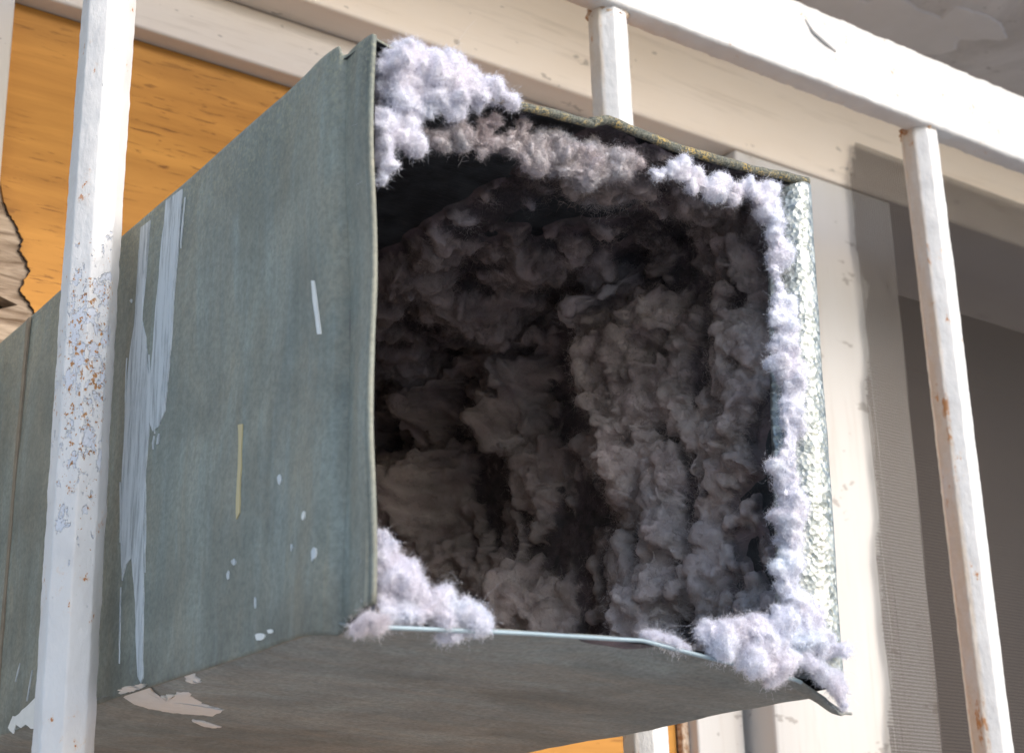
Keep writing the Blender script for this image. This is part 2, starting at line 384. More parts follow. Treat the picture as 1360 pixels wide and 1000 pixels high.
# soffit overhead
so_ = box('soffit', -.8, 2.8, .60, 1.06, .795, .83, soffit_mat, bev=0); so_['kind'] = 'structure'
def patch(cx, cy, rx, ry, seed, z=.7935, t=.0011):
    th = np.linspace(0, 2 * np.pi, 46, endpoint=False); pp = np.stack([np.cos(th) * 1.3, np.sin(th) * 1.3, np.full_like(th, seed)], 1)
    r = 1 + .22 * fbm(pp, 4, 1.2)
    o_ = np.stack([cx + rx * r * np.cos(th), cy + ry * r * np.sin(th), np.full_like(th, .7948)], 1); c_ = np.array([cx, cy, 0])
    i_ = c_ + (o_ - c_) * np.array([.93, .93, 1]); i_[:, 2] = .7936; k = len(th); V = np.concatenate([o_, i_, [[cx, cy, .7932]]])
    Fc = [(a, (a + 1) % k, k + (a + 1) % k, k + a) for a in range(k)] + [(k + a, k + (a + 1) % k, 2 * k) for a in range(k)]
    return mesh_np('paint_flake', V, [q[::-1] for q in Fc], flake_mat, so_)
c1 = P(1195, 40, 2, .794); patch(c1[0], c1[1], .07, .035, 3.1)
c1 = P(1290, 35, 2, .794); patch(c1[0], c1[1], .04, .02, 7.7)
c1 = P(1120, 12, 2, .794); patch(c1[0], c1[1], .05, .02, 5.2)

# room behind the screen
rm = [(1.0, 1.06, -.34), (2.6, 1.06, -.34), (2.6, 1.06, .652), (1.0, 1.06, .652)]
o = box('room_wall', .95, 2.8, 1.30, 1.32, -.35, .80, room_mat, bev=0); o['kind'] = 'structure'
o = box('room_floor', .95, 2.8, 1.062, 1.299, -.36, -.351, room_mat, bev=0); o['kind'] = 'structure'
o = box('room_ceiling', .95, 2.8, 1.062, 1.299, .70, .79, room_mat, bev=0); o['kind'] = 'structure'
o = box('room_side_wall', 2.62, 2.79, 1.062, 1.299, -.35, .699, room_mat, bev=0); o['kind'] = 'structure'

# insect screen, woven wire
sc = empty('insect_screen', (1.3, .90, -.3), 'fine grey insect screen stretched over the dark window opening at right', 'insect screen')
a0 = P(1137, 191, 1, .9005); b0 = P(1184, 1000, 1, .9005)
ztop = a0[2]; zbot = -.33
def leftx(z): return b0[0] + (a0[0] - b0[0]) * (z - b0[2]) / (a0[2] - b0[2]) + .003 * math.sin(z * 37) + .0025 * math.sin(z * 91 + 1) - (.006 if z > .56 else 0)
V = []; Fq = []
def wire(p, q, n, hw, wob, vert, ph):
    base = len(V)
    for k in range(n + 1):
        t = k / n; c = [p[i] + (q[i] - p[i]) * t for i in range(3)]
        d = wob * math.sin(t * 9 + ph * .7) + wob * .5 * math.sin(t * 23 + ph * 1.3)
        if vert: c[0] += d
        else: c[2] += d
        y = c[1]
        e = (hw, 0) if vert else (0, hw)
        V.append((c[0] - e[0], y, c[2] - e[1])); V.append((c[0], y - hw, c[2])); V.append((c[0] + e[0], y, c[2] + e[1]))
    for k in range(n):
        b = base + 3 * k
        Fq.append((b, b + 3, b + 4, b + 1)); Fq.append((b + 1, b + 4, b + 5, b + 2))
pitch = .0028; hw = .00050
z = zbot; i = 0
while z < ztop:
    wire((leftx(z) + random.uniform(-.0015, .001), .9005, z), (1.62, .9005, z), 10, hw, .0006, False, 1.0); z += pitch; i += 1
x = leftx(.1) - .004
while x < 1.62:
    zt = ztop
    if x < max(a0[0], b0[0]): pass
    # clip to slanted left edge
    zz = [q for q in np.linspace(zbot, ztop, 60) if leftx(q) < x]
    if zz: wire((x, .9000, min(zz)), (x, .9000, max(zz)), 12, hw, .0006, True, 2.0)
    x += pitch
o = mesh_np('wire_mesh', np.array(V), Fq, wire_mat); o.parent = sc; o.matrix_parent_inverse = Matrix.Translation(-sc.location); o['kind'] = 'stuff'

# ================================================================== SECURITY GRILLE
gr = empty('security_grille', (.63, .73, -.45), 'white painted steel window grille with rust-specked octagonal bars hanging from a flat rail', 'window grille')
def gpart(o, par=gr):
    o.parent = par; o.matrix_parent_inverse = Matrix.Translation(-gr.location) if par is gr else Matrix.Identity(4); return o
def bar(xc, yc, w, z0, z1, mat, seed, rot=0):
    a = w / 2; c = w * .205; prof = []
    raw = [(a, c), (c, a), (-c, a), (-a, c), (-a, -c), (-c, -a), (c, -a), (a, -c)]
    for k in range(8):                                # rounded octagon: three points per corner
        p0 = np.array(raw[k - 1]); p1 = np.array(raw[k]); p2 = np.array(raw[(k + 1) % 8])
        prof += [p1 + (p0 - p1) * .09, p1 + (p0 - p1) * .012 + (p2 - p1) * .012, p1 + (p2 - p1) * .09]
    prof = np.array(prof); n = int((z1 - z0) / .0022); zz = np.linspace(z0, z1, n)
    V = np.zeros((n, len(prof), 3)); V[:, :, 0] = xc + prof[None, :, 0]; V[:, :, 1] = yc + prof[None, :, 1]; V[:, :, 2] = zz[:, None]
    V = V.reshape(-1, 3); N = np.tile(prof / np.linalg.norm(prof, axis=1)[:, None], (n, 1))
    q = V + seed
    d = .00035 * fbm(q, 3, 70) + .0005 * np.maximum(0, fbm(q * np.array([1, 1, .45]), 2, 130) - .28) + .0002 * fbm(q, 2, 300)
    V[:, 0] += N[:, 0] * d; V[:, 1] += N[:, 1] * d
    V[:, 0] += .0006 * np.sin(V[:, 2] * 11 + seed)
    k = len(prof); i = np.arange(n * k).reshape(n, k); j = np.roll(i, -1, 1)
    f = np.stack([i[:-1], j[:-1], j[1:], i[1:]], -1).reshape(-1, 4)
    return gpart(mesh_np('bar', V, f, mat, smooth=True))
b1 = bar(.2835, .7327, .0252, -.45, .594, bar_paint, 1.3)
b2 = bar(.6267, .7327, .0252, -.45, .594, bar_paint_b, 4.1)
b3 = bar(.9308, .7327, .0262, -.45, .594, bar_paint_b, 8.6)
bar(-.06, .7327, .0252, -.45, .594, bar_paint_b, 11.2); bar(1.25, .7327, .0252, -.45, .594, bar_paint_b, 14.9)
# rail
def rail(name, z0, z1, y0, y1, seed):
    x0, x1 = -.25, 1.6; n = 620
    r = .0028; pr = []
    for (cy, cz, a0_) in ((y1 - r, z1 - r, 0), (y0 + r, z1 - r, 90), (y0 + r, z0 + r, 180), (y1 - r, z0 + r, 270)):
        for t in (0, 30, 60, 90): pr.append((cy + r * math.cos(math.radians(a0_ + t)), cz + r * math.sin(math.radians(a0_ + t))))
        if a0_ == 90:
            for q in np.linspace(z1 - r, z0 + r, 14)[1:-1]: pr.append((y0, q))
    pr = np.array(pr); k = len(pr); xx = np.linspace(x0, x1, n)
    V = np.zeros((n, k, 3)); V[:, :, 0] = xx[:, None]; V[:, :, 1] = pr[None, :, 0]; V[:, :, 2] = pr[None, :, 1]
    V = V.reshape(-1, 3); c = np.array([(y0 + y1) / 2, (z0 + z1) / 2])
    d = .0005 * fbm(V + seed, 3, 60) + .0009 * np.maximum(0, fbm(V + seed, 3, 110) - .25)
    N = np.stack([np.sign(V[:, 1] - c[0]), np.where(np.abs(V[:, 2] - c[1]) > (z1 - z0) / 2 - .003, np.sign(V[:, 2] - c[1]), 0)], 1)
    V[:, 1] += N[:, 0] * d; V[:, 2] += N[:, 1] * d * 1.4
    i = np.arange(n * k).reshape(n, k); j = np.roll(i, -1, 1)
    f = np.stack([i[:-1], i[1:], j[1:], j[:-1]], -1).reshape(-1, 4)
    return gpart(mesh_np(name, V, f, rail_paint, smooth=True))
rail('rail', .5935, .6555, .7165, .7345, 2.2)
rail('rail', -.4995, -.4495, .7165, .7345, 5.2)
rs = P(1093, 52, 1, .7158)
o = tube('paint_run', [rs + np.array([-.016, .0006, .011]), rs + np.array([-.010, -.0002, .003]), rs + np.array([0, -.0004, -.002]), rs + np.array([.013, .0004, -.006])], [.0005, .0012, .0014, .0006], rail_paint, seg=8); gpart(o)
def weld(bx, seed):
    th = np.linspace(0, 2 * np.pi, 40); n = 8; V = []
    for k in range(n + 1):
        z = .5955 - .006 * k / n; rr = .0126 + .0022 * (1 - k / n) ** 2
        for t in th[:-1]:
            q = np.array([[math.cos(t) * 2, math.sin(t) * 2, z * 260 + seed]])
            e = rr + .0030 * float(fbm(q, 2, 1.1)[0])
            V.append((bx + e * math.cos(t), .7327 + e * math.sin(t), z))
    k = 39; i = np.arange((n + 1) * k).reshape(n + 1, k); j = np.roll(i, -1, 1)
    f = np.stack([i[:-1], i[1:], j[1:], j[:-1]], -1).reshape(-1, 4)
    return mesh_np('weld', np.array(V), f, rust_mat, smooth=True)
for bx, sd, par in ((.6267, 1, b2), (.9308, 2, b3), (.2835, 3, b1)):
    o = weld(bx, sd); o.parent = par

# ================================================================== THE DUCT
dk = empty('sheet_metal_duct', (.425, .72, .11), 'square galvanised sheet-metal vent duct, paint-streaked, opening to the right and clogged with lint', 'duct')
def dpart(o, par=None):
    if par is None: o.parent = dk; o.matrix_parent_inverse = Matrix.Translation(-dk.location)
    else: o.parent = par
    return o
def panel(name, fn, nu, nv, mats, flip=False, t=.0011, dent=.0007, axis=0):
    u, v = np.meshgrid(np.linspace(0, 1, nu), np.linspace(0, 1, nv), indexing='ij')
    V = fn(u.ravel(), v.ravel())
    V[:, axis] += dent * fbm(V + 5.1, 3, 14) + dent * .25 * fbm(V + 2, 2, 70)
    f = grid_faces(nu, nv)
    if flip: f = f[:, ::-1]
    o = mesh_np(name, V, f, mats, smooth=True)
    m = o.modifiers.new('thickness', 'SOLIDIFY'); m.thickness = t; m.offset = -1; m.material_offset = 1; m.material_offset_rim = 0
    return dpart(o)
# left side: profile of x along y with the raised lock seam and inward lip at the mouth
py_ = np.array([.499, .5015, .506, .512, .518, .5215, .5235, .526, .531, .537, .543, .549, .556, .575, .60, .95])
px_ = np.array([.3035, .3015, .3022, .3034, .3046, .3052, .3030, .3000, .2985, .2984, .2993, .3008, .3024, .3030, .3030, .3030])
def sidex(y): return np.interp(y, py_, px_)
ys = np.concatenate([np.interp(np.linspace(0, 15, 91), np.arange(16), py_)])
def f_left(u, v):
    y = np.interp(u, np.linspace(0, 1, 91), ys)
    zb = np.interp(y, [.5, .518, .5225, .53, .56, .95], [.1235, .1205, .1165, .1175, .1205, .1245])
    zt = np.interp(y, [.5, .518, .5225, .5245, .95], [.3545, .3565, .3565, .3610, .3595])
    z = zb + (zt - zb) * v
    k = np.clip(1.05 - (z - .12) / .23 * .75, .25, 1); x = sidex(y); x = np.where(x < .303, .303 - (.303 - x) * k, x)
    x = x + .0013 * np.sin(z * 31 + 1) * np.exp(-((y - .535) / .03) ** 2) + .0009 * np.sin(z * 55) * np.exp(-((y - .505) / .012) ** 2)
    return np.stack([x, y, z], 1)
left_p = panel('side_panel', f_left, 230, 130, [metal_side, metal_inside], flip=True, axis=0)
# bottom sheet
bx_ = [.303, .3056, .3376, .3716, .431, .4707, .5131, .5280, .5370, .5400]; bz_ = [.1165, .1153, .1172, .1192, .1222, .1172, .1122, .1060, .0995, .1005]
def f_bot(u, v):
    x = .303 + .2412 * u ** 1; y = .500 + .45 * v ** 1.6
    zbase = .1215 - .0105 * u
    zf = np.interp(x, bx_, bz_)
    t = np.clip((y - .5) / .040, 0, 1); t = t * t * (3 - 2 * t)
    t2 = np.clip((y - .5) / .022, 0, 1); t = np.where(x > .51, t2 * t2 * (3 - 2 * t2), t)
    z = zf * (1 - t) + zbase * t
    cr = .0022 * np.exp(-((u) / .03) ** 2); z = z + cr * t
    return np.stack([x, y + .003 * np.exp(-((x - .43) / .05) ** 2) * (1 - t), z], 1)
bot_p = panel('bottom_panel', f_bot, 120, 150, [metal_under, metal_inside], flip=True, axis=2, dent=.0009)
# top sheet
hx = [.303, .330, .3721, .4147, .4180, .4230, .4647, .5116, .5467]; hz = [.352, .3470, .3437, .3468, .3485, .3505, .3482, .3503, .3540]
def f_top(u, v):
    x = .3035 + .2435 * u; y = .500 + .45 * v ** 1.5
    t = np.clip((y - .5) / .05, 0, 1); t = t * t * (3 - 2 * t)
    return np.stack([x, y, (np.interp(x, hx, hz) + .002) * (1 - t) + .3575 * t], 1)
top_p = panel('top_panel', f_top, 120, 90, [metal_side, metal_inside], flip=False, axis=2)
# right side
def f_right(u, v):
    z = .1125 + .2445 * v; y = .500 + .45 * u ** 1.4
    xf = .5403 + (.549 - .5403) * (z - .119) / .235; t = np.clip((y - .5) / .06, 0, 1)
    return np.stack([xf * (1 - t) + .5455 * t, y, z], 1)
right_p = panel('side_panel', f_right, 90, 90, [metal_side, metal_inside], flip=False, axis=0)
o = box('end_plate', .3045, .5438, .9470, .9485, .1225, .3560, metal_inside, bev=0); dpart(o)
# front flange on the right, bright spangled zinc
def f_fl(u, v):
    z = .1145 + .238 * v; xo = .5398 + (.549 - .5403) * (z - .119) / .235
    x = xo - u * (.028 - .010 * v); y = .4988 + .0022 * np.sin(np.pi * u) * -1 + .012 * u ** 2
    return np.stack([x, y, z], 1)
panel('flange', f_fl, 24, 150, [zinc, zinc], flip=True, t=.0009, dent=.0008, axis=1)
# hem rolled along the top edge, in two lengths that overlap
def hem(x0, x1, r, dz, name='rolled_hem'):
    xs = np.linspace(x0, x1, 70); pth = np.stack([xs, np.full_like(xs, .4995), np.interp(xs, hx, hz) + dz], 1)
    pth[:, 2] += .0003 * fbm(pth + 3, 3, 60); pth[:, 1] += .0006 * fbm(pth + 9, 3, 60)
    rr = np.full(70, r) * (1 + .18 * fbm(pth, 3, 90))
    return dpart(tube(name, pth, rr, hem_mat, seg=14))
hem(.318, .4165, .0019, .000); hem(.4140, .5475, .0021, .0006)
# bright rolled edge of the left lip and of the bottom sheet
zz = np.linspace(.124, .3535, 60); pth = np.stack([np.interp(.4995, py_, px_) + .0009 * np.sin(zz * 55) + 0 * zz, np.full(60, .4992), zz], 1)
dpart(tube('lip_edge', pth, .0013, metal_side, seg=10))
xs = np.linspace(.306, .515, 60); u = (xs - .303) / .2412
pth = np.stack([xs, .4998 + .003 * np.exp(-((xs - .43) / .05) ** 2), np.interp(xs, bx_, bz_) + .0006], 1)
s = M('pale_blue_edge'); n = s.noise(s.co, 90, 4)
edge_mat = s.set(Base_Color=s.mix(n, (.22, .28, .31), (.36, .45, .49)), Roughness=.45, Metallic=.3)
dpart(tube('lip_edge', pth, .0009, edge_mat, seg=10))
# joint strip round the duct further back
st = [np.array([P(36, 470, 0, .303)[1], .3585]), np.array([P(27, 560, 0, .303)[1], .29]), np.array([P(5, 830, 0, .303)[1], .183]), np.array([P(0, 900, 0, .303)[1], .13])]
def strip(pts, w0, w1, mat, name, x=.3022, t=.0006, nj=26, jag=.0006):
    """ragged strip painted or lapped on the left side: pts (y,z) centre line, half widths w"""
    pts = np.array(pts); k = np.linspace(0, len(pts) - 1, nj)
    cy = np.interp(k, range(len(pts)), pts[:, 0]); cz = np.interp(k, range(len(pts)), pts[:, 1])
    ww = np.interp(k, [0, len(pts) - 1], [w0, w1]) if np.isscalar(w0) else np.interp(k, range(len(w0)), w0)
    a = [(x, cy[i] - ww[i] + random.uniform(-jag, jag), cz[i]) for i in range(nj)]
    b = [(x, cy[i] + ww[i] + random.uniform(-jag, jag), cz[i]) for i in range(nj)]
    return dpart(slab(name, a + b[::-1], (1, 0, 0), t, mat))
s = M('brown_joint_sealant'); n = s.noise(s.co, 120, 4)
seal = s.set(Base_Color=s.mix(n, (.16, .12, .08), (.34, .28, .20)), Roughness=.85)
strip([(q[0], q[1]) for q in st], .0022, .0016, seal, 'joint_sealant', x=.3020, t=.0012, jag=.0004)

# paint dribbled on the left side (measured outlines on that face)
def left_x(q):
    y, z = q[:, 1], q[:, 2]; k = np.clip(1.05 - (z - .12) / .23 * .75, .25, 1); x = sidex(y); x = np.where(x < .303, .303 - (.303 - x) * k, x)
    x = x + .0013 * np.sin(z * 31 + 1) * np.exp(-((y - .535) / .03) ** 2) + .0009 * np.sin(z * 55) * np.exp(-((y - .505) / .012) ** 2)
    V = np.stack([x, y, z], 1); return x + .0007 * fbm(V + 5.1, 3, 14) + .000175 * fbm(V + 2, 2, 70)
def face_poly(px, mat, name, off=.0008, ax=0, v=.303, n=(1, 0, 0), t=.0006, sub=5, jag=.0003):
    pts = [P(a, b, ax, v - off if ax == 0 else v) for a, b in px]; outp = []
    for k in range(len(pts)):
        p, q = pts[k], pts[(k + 1) % len(pts)]; d = q - p; L = np.linalg.norm(d)
        m = max(1, int(L / .004))
        for t_ in np.arange(m) / m:
            e = p + d * t_
            e = e + np.random.default_rng(int(abs(e.sum()) * 1e6) % 99991).uniform(-jag, jag, 3) * (np.array([0, 1, 1]) if ax == 0 else np.array([1, 1, 0])); outp.append(e)
    q = np.array(outp); q[:, 0] = left_x(q) - .0005
    return dpart(slab(name, q, n, t, mat))
face_poly([(186, 302), (198, 292), (194, 345), (189, 400), (187, 425), (193, 448), (195, 480), (200, 520), (197, 560), (193, 620), (190, 700), (190, 800), (189, 900), (186, 906), (182, 898), (180, 850), (179, 800), (174, 740), (166, 750), (160, 770), (159, 690), (162, 600), (166, 540), (171, 470), (178, 420), (181, 360)], drip, 'paint_drip', sub=9)
face_poly([(219, 266), (240, 250), (238, 300), (234, 350), (230, 400), (227, 450), (222, 500), (217, 545), (209, 566), (201, 572), (197, 560), (199, 500), (204, 440), (207, 400), (212, 330)], drip, 'paint_drip')
for x0, y0, x1, y1, hw_ in [(166, 475, 160, 700, .8), (170, 520, 165, 640, .6), (163, 600, 160, 770, 1.0), (228, 300, 219, 520, .8), (234, 330, 226, 430, .6), (192, 640, 191, 760, .7), (158, 640, 158, 720, .5), (209, 575, 207, 590, 1.2), (202, 578, 201, 596, .8), (243, 262, 238, 330, .6), (158, 780, 157, 880, .5), (196, 470, 203, 575, 1.0), (18, 905, 24, 880, .8), (70, 660, 68, 700, .6), (40, 890, 33, 930, .8)]:
    face_poly([(x0 - hw_ * .4, y0), (x0 + hw_ * .5, y0), ((x0 + x1) / 2 + hw_, (y0 + y1) / 2), (x1 + hw_ * .6, y1), (x1 - hw_ * .5, y1), ((x0 + x1) / 2 - hw_, (y0 + y1) / 2)], drip, 'paint_drip', off=.0010)
face_poly([(416, 374), (421, 373), (424, 400), (428, 443), (423, 445), (419, 410)], thick, 'paint_drip', off=.0012)
face_poly([(314, 563), (319, 563), (318, 620), (316, 680), (312, 689), (311, 680), (314, 620)], yellow, 'paint_drip')
for sx, sy, a, b in [(368, 636, 3, 7), (401, 684, 4, 6), (421, 736, 3, 10), (389, 727, 2, 5), (308, 746, 3, 5), (301, 764, 2, 6), (338, 800, 1.5, 8), (345, 845, 8, 6), (360, 838, 5, 3), (172, 399, 1.5, 3)]:
    th = np.linspace(0, 2 * np.pi, 9, endpoint=False)
    face_poly([(sx + a * math.cos(t) * random.uniform(.7, 1.15), sy + b * math.sin(t) * random.uniform(.7, 1.15)) for t in th], thick if a >= 4 else drip, 'paint_spot', jag=.0001, off=.0010 if sx < 400 else .004)
# paint puddles on the underside and at the fold
def under_z(q):
    u = (q[:, 0] - .303) / .2412; z = .1215 - .0105 * u + .0022 * np.exp(-(u / .03) ** 2)
    V = np.stack([q[:, 0], q[:, 1], z], 1); return z + .0009 * fbm(V + 5.1, 3, 14) + .000225 * fbm(V + 2, 2, 70)
def under_poly(px, z, name='paint_splash', t=.0009):
    pts = [P(a, b, 2, z) for a, b in px]; outp = []
    for k in range(len(pts)):
        p, q = pts[k], pts[(k + 1) % len(pts)]
        for t_ in (0, .25, .5, .75): outp.append(p + (q - p) * t_ + np.array([random.uniform(-.0012, .0012), random.uniform(-.0010, .0010), 0]))
    o_ = np.array(outp); c = o_.mean(0); rings = []
    for f_ in (1, .94, .6, .3):
        g = c + (o_ - c) * f_; g[:, 2] = under_z(g) - (0 if f_ == 1 else t * (.6 + .4 * noise(g * 400))); rings.append(g)
    g = c[None].copy(); g[:, 2] = under_z(g) - t; V = np.concatenate(rings + [g]); k = len(o_)
    Fc = [(m * k + a, m * k + (a + 1) % k, (m + 1) * k + (a + 1) % k, (m + 1) * k + a) for m in range(3) for a in range(k)] + [(3 * k + a, 3 * k + (a + 1) % k, 4 * k) for a in range(k)]
    return dpart(mesh_np(name, V, Fc, thick, smooth=True))
under_poly([(158, 924), (168, 919), (176, 921), (188, 918), (198, 921), (210, 930), (222, 926), (236, 922), (250, 921), (260, 930), (268, 936), (292, 940), (297, 944), (282, 949), (250, 948), (225, 946), (196, 943), (170, 938), (159, 932)], .1196)
under_poly([(244, 902), (256, 901), (265, 906), (258, 909), (247, 908)], .1200)
under_poly([(256, 955), (280, 957), (294, 962), (284, 964), (262, 959)], .1190)
face_poly([(8, 968), (14, 952), (26, 943), (38, 930), (60, 915), (70, 900), (60, 960), (44, 972), (30, 962), (24, 968), (19, 960), (14, 976)], thick, 'paint_splash', off=.0014, jag=.0011)

# ================================================================== LINT
def fibres(Pt, N, C, length, width, seg=3, curl=.6, lean=.7, lenvar=.6, droop=0.0, lift=0.0):
    n = len(Pt); Pt = Pt + N * (rng.exponential(lift, (n, 1)) if lift else 0); rnd = rng.normal(size=(n, 3)); rnd -= N * (rnd * N).sum(1)[:, None]; rnd /= np.linalg.norm(rnd, axis=1)[:, None]; d = rnd + N * (lean * np.abs(rng.normal(size=(n, 1)))); d /= np.linalg.norm(d, axis=1)[:, None]
    L = length * (1 - lenvar + lenvar * 2 * rng.random(n) ** 1.5); sid = np.cross(d, rng.normal(size=(n, 3))); sid /= np.linalg.norm(sid, axis=1)[:, None]
    cu = np.cross(d, sid); pts = [Pt - N * .0004]; dd = d.copy(); k1 = rng.normal(size=n) * curl; k2 = rng.normal(size=n) * curl
    for k in range(seg):
        dd = dd + cu * k1[:, None] + sid * (k2[:, None] * .5) + np.array([0, 0, -droop]) + rng.normal(size=(n, 3)) * curl * .35; dd /= np.linalg.norm(dd, axis=1)[:, None]
        pts.append(pts[-1] + dd * (L / seg)[:, None])
    wv = width * (.6 + .8 * rng.random(n))
    Vs = []
    for k in range(seg):
        ww = (wv * (1 - .6 * k / seg))[:, None]; Vs += [pts[k] - sid * ww / 2, pts[k] + sid * ww / 2]
    Vs.append(pts[seg]); m = 2 * seg + 1
    V = np.stack(Vs, 1).reshape(-1, 3); b = (np.arange(n) * m)[:, None]
    q = np.concatenate([b + np.array([2 * k, 2 * k + 1, 2 * k + 3, 2 * k + 2]) for k in range(seg - 1)], 0) if seg > 1 else np.zeros((0, 4), int)
    t = b + np.array([2 * seg - 2, 2 * seg - 1, 2 * seg])
    return V, q, t, np.repeat(C, m, 0)
def scatter(V, Fq, n, weight=None):
    A = V[Fq[:, 0]]; B = V[Fq[:, 1]]; Cc = V[Fq[:, 2]]; nn = np.cross(B - A, Cc - A); ar = np.linalg.norm(nn, axis=1)
    wt = ar * (weight if weight is not None else 1); wt = wt / wt.sum()
    i = rng.choice(len(Fq), n, p=wt); a = rng.random(n); b = rng.random(n)
    k = Fq.shape[1] - 1
    D = V[Fq[i, k]]
    Pt = A[i] + (B[i] - A[i]) * a[:, None] + (D - A[i]) * (b * (1 - a if k == 2 else 1))[:, None]
    return Pt, nn[i] / (ar[i][:, None] + 1e-12), i
def lint_object(name, V, Fq, C, sets, parent=None, weight=None):
    """felt body faces + fibre ribbons, one mesh"""
    allV = [V]; quads = [Fq]; tris = []; cols = [C]; off = len(V)
    for (n, L, wd, seg, curl, lean, droop, lift) in sets:
        Pt, N, i = scatter(V, Fq, n, weight); cc = C[Fq[i, 0]] * (.85 + .35 * rng.random((n, 1))); cc[:, 3] = 1
        v, q, t, c = fibres(Pt, N, cc, L, wd, seg, curl, lean, droop=droop, lift=lift)
        allV.append(v); quads.append(q + off); tris.append(t + off); cols.append(c); off += len(v)
    fl = quads + tris if Fq.shape[1] == 4 else [np.zeros((0, 4), int)] + quads + tris
    body = len(Fq); groups = [Fq]; midx = [np.zeros(body, int)]; sm = [np.ones(body, bool)]
    for a in quads[1:] + tris:
        if len(a): groups.append(a); midx.append(np.ones(len(a), int)); sm.append(np.zeros(len(a), bool))
    return mesh_np(name, np.concatenate(allV), groups, [lint_body, lint_fibre], parent, smooth=np.concatenate(sm), mat_idx=np.concatenate(midx), cols=np.concatenate(cols))

def lint_lining():
    # unrolled section of the duct: ceiling from left to right, right wall down, floor to the left, left wall up
    xl, xr, zb, zt = .3078, .5442, .1225, .3562
    def seg(p, q, n): return np.linspace(p, q, n, endpoint=False)
    sec = np.concatenate([seg((xl, zt), (xr, zt), 205), seg((xr, zt), (xr, zb), 215), seg((xr, zb), (xl, zb), 60), np.linspace((xl, zb), (xl, zt), 60)])
    S = len(sec); yv = .503 + .445 * np.linspace(0, 1, 380) ** 1.12; Yn = len(yv)
    X = np.repeat(sec[:, 0][:, None], Yn, 1).ravel(); Zc = np.repeat(sec[:, 1][:, None], Yn, 1).ravel(); Yc = np.tile(yv, S)
    cx, cz = (xl + xr) / 2, (zb + zt) / 2
    isC = np.tile(np.arange(S)[:, None] < 205, (1, Yn)).ravel(); isR = np.tile((np.arange(S)[:, None] >= 205) & (np.arange(S)[:, None] < 420), (1, Yn)).ravel()
    tt = np.clip((Yc - .5) / .05, 0, 1); tt = tt * tt * (3 - 2 * tt); topz = (np.interp(X, hx, hz) + .002) * (1 - tt) + .3575 * tt - .0013
    tr = np.clip((Yc - .5) / .06, 0, 1); rx = (.5403 + (.549 - .5403) * (Zc - .119) / .235) * (1 - tr) + .5455 * tr - .0013
    X0, Z0 = X.copy(), Zc.copy()
    fz = np.clip((Zc - zb) / (zt - zb), 0, 1); fx = np.clip((X - xl) / (xr - xl), 0, 1)
    Zc = Zc + (topz - zt) * fz; X = X + (rx - xr) * fx
    B = np.stack([X, Yc, Zc], 1)
    # inward normal, rounded at the corners
    nx = -(np.clip((X0 - cx) / (xr - xl) * 2, -1, 1)); nz = -(np.clip((Z0 - cz) / (zt - zb) * 2, -1, 1))
    nx = np.sign(nx) * np.abs(nx) ** 9; nz = np.sign(nz) * np.abs(nz) ** 9
    N = np.stack([nx, np.zeros_like(nx), nz], 1); ln = np.linalg.norm(N, axis=1)[:, None]; N = N / np.maximum(ln, 1e-6)
    ceil = isC; rightw = isR
    Bs = B * np.array([.5, 1, .5]); big = fbm(Bs + 1.7, 3, 19); puff = billow(B * np.array([.62, 1, .62]) + 4.2 + .006 * noise(B * 60)[:, None], 3, 34); puf2 = billow(B + 8.2, 3, 85); tiny = fbm(B + 3.3, 3, 260)
    warp = .017 * noise(B * np.array([1, .2, 1]) * 13 + 7) + .010 * noise(B * np.array([1, .3, 1]) * 34 + 2)
    ph = (Yc - .560 + warp) / .088; saw = ph - np.floor(ph); saw = np.where(saw < .86, (saw / .86) ** 1.7, 1 - (saw - .86) / .14)
    deep = np.clip((Yc - .52) / .12, 0, 1)
    h = .0035 + .0095 * (big + .15) + .0050 * (puff) + .033 * saw * np.where(ceil, .35, 1.0) * deep * np.clip(.8 + big, .2, 1.5)
    pit = np.maximum(fbm(Bs + 14.2, 3, 30), .92 * fbm(B * np.array([.8, 1, .8]) + 24.2, 3, 44)); h = h - .045 * np.clip(pit - .30, 0, .6) / .6 * 1.6
    # sparse places: bare ceiling on the left near the mouth, thin right after the mouth at upper right
    bare = ceil * 1.0 * np.clip((.425 - X) / .004, 0, 1) * np.clip((.70 - Yc + .02 * big) / .02, 0, 1)
    bare2 = ceil * np.clip(.55 - np.hypot((X - .475) / .055, (Yc - .60) / .085) + 1.3 * noise(B * np.array([1, .35, 1]) * 60 + 4), 0, 1) * 1.5
    bare3 = rightw * np.clip(1.05 - np.hypot((Zc - .195) / .055, (Yc - .528) / .042) + .9 * fbm(B + 40, 3, 55), 0, 1) * 1.3 + rightw * np.clip(1.1 - np.hypot((Zc - .315) / .06, (Yc - .505) / .03) + .4 * big, 0, 1)
    thin = np.clip((.545 - Yc) / .03, 0, 1) * (ceil | rightw)
    k = np.clip(1 - bare - bare2 - bare3, 0, 1)
    h = h * (1 - .55 * thin); h = np.where(h < .0006, .0006, h)
    h = h * k - .0009 * (1 - k)
    other = ~(ceil | rightw); h = np.where(other, np.minimum(h, .012) * np.clip((Yc - .535) / .03, 0, 1) - .0012 * np.clip((.56 - Yc) / .02, 0, 1), h)
    h = np.where(Yc < .505, np.minimum(h, .002), h)
    nb = noise(B * 55 + 3.3)
    tang = np.stack([noise(B * 42 + 11), noise(B * 42 + 21), noise(B * 42 + 31)], 1) * .0026 * np.clip(h / .01, 0, 1)[:, None]
    V = B + N * h[:, None] + tang
    G = V.reshape(S, Yn, 3)
    for _ in range(7):
        G[1:-1, 1:-1] = G[1:-1, 1:-1] * .36 + .16 * (G[:-2, 1:-1] + G[2:, 1:-1] + G[1:-1, :-2] + G[1:-1, 2:])
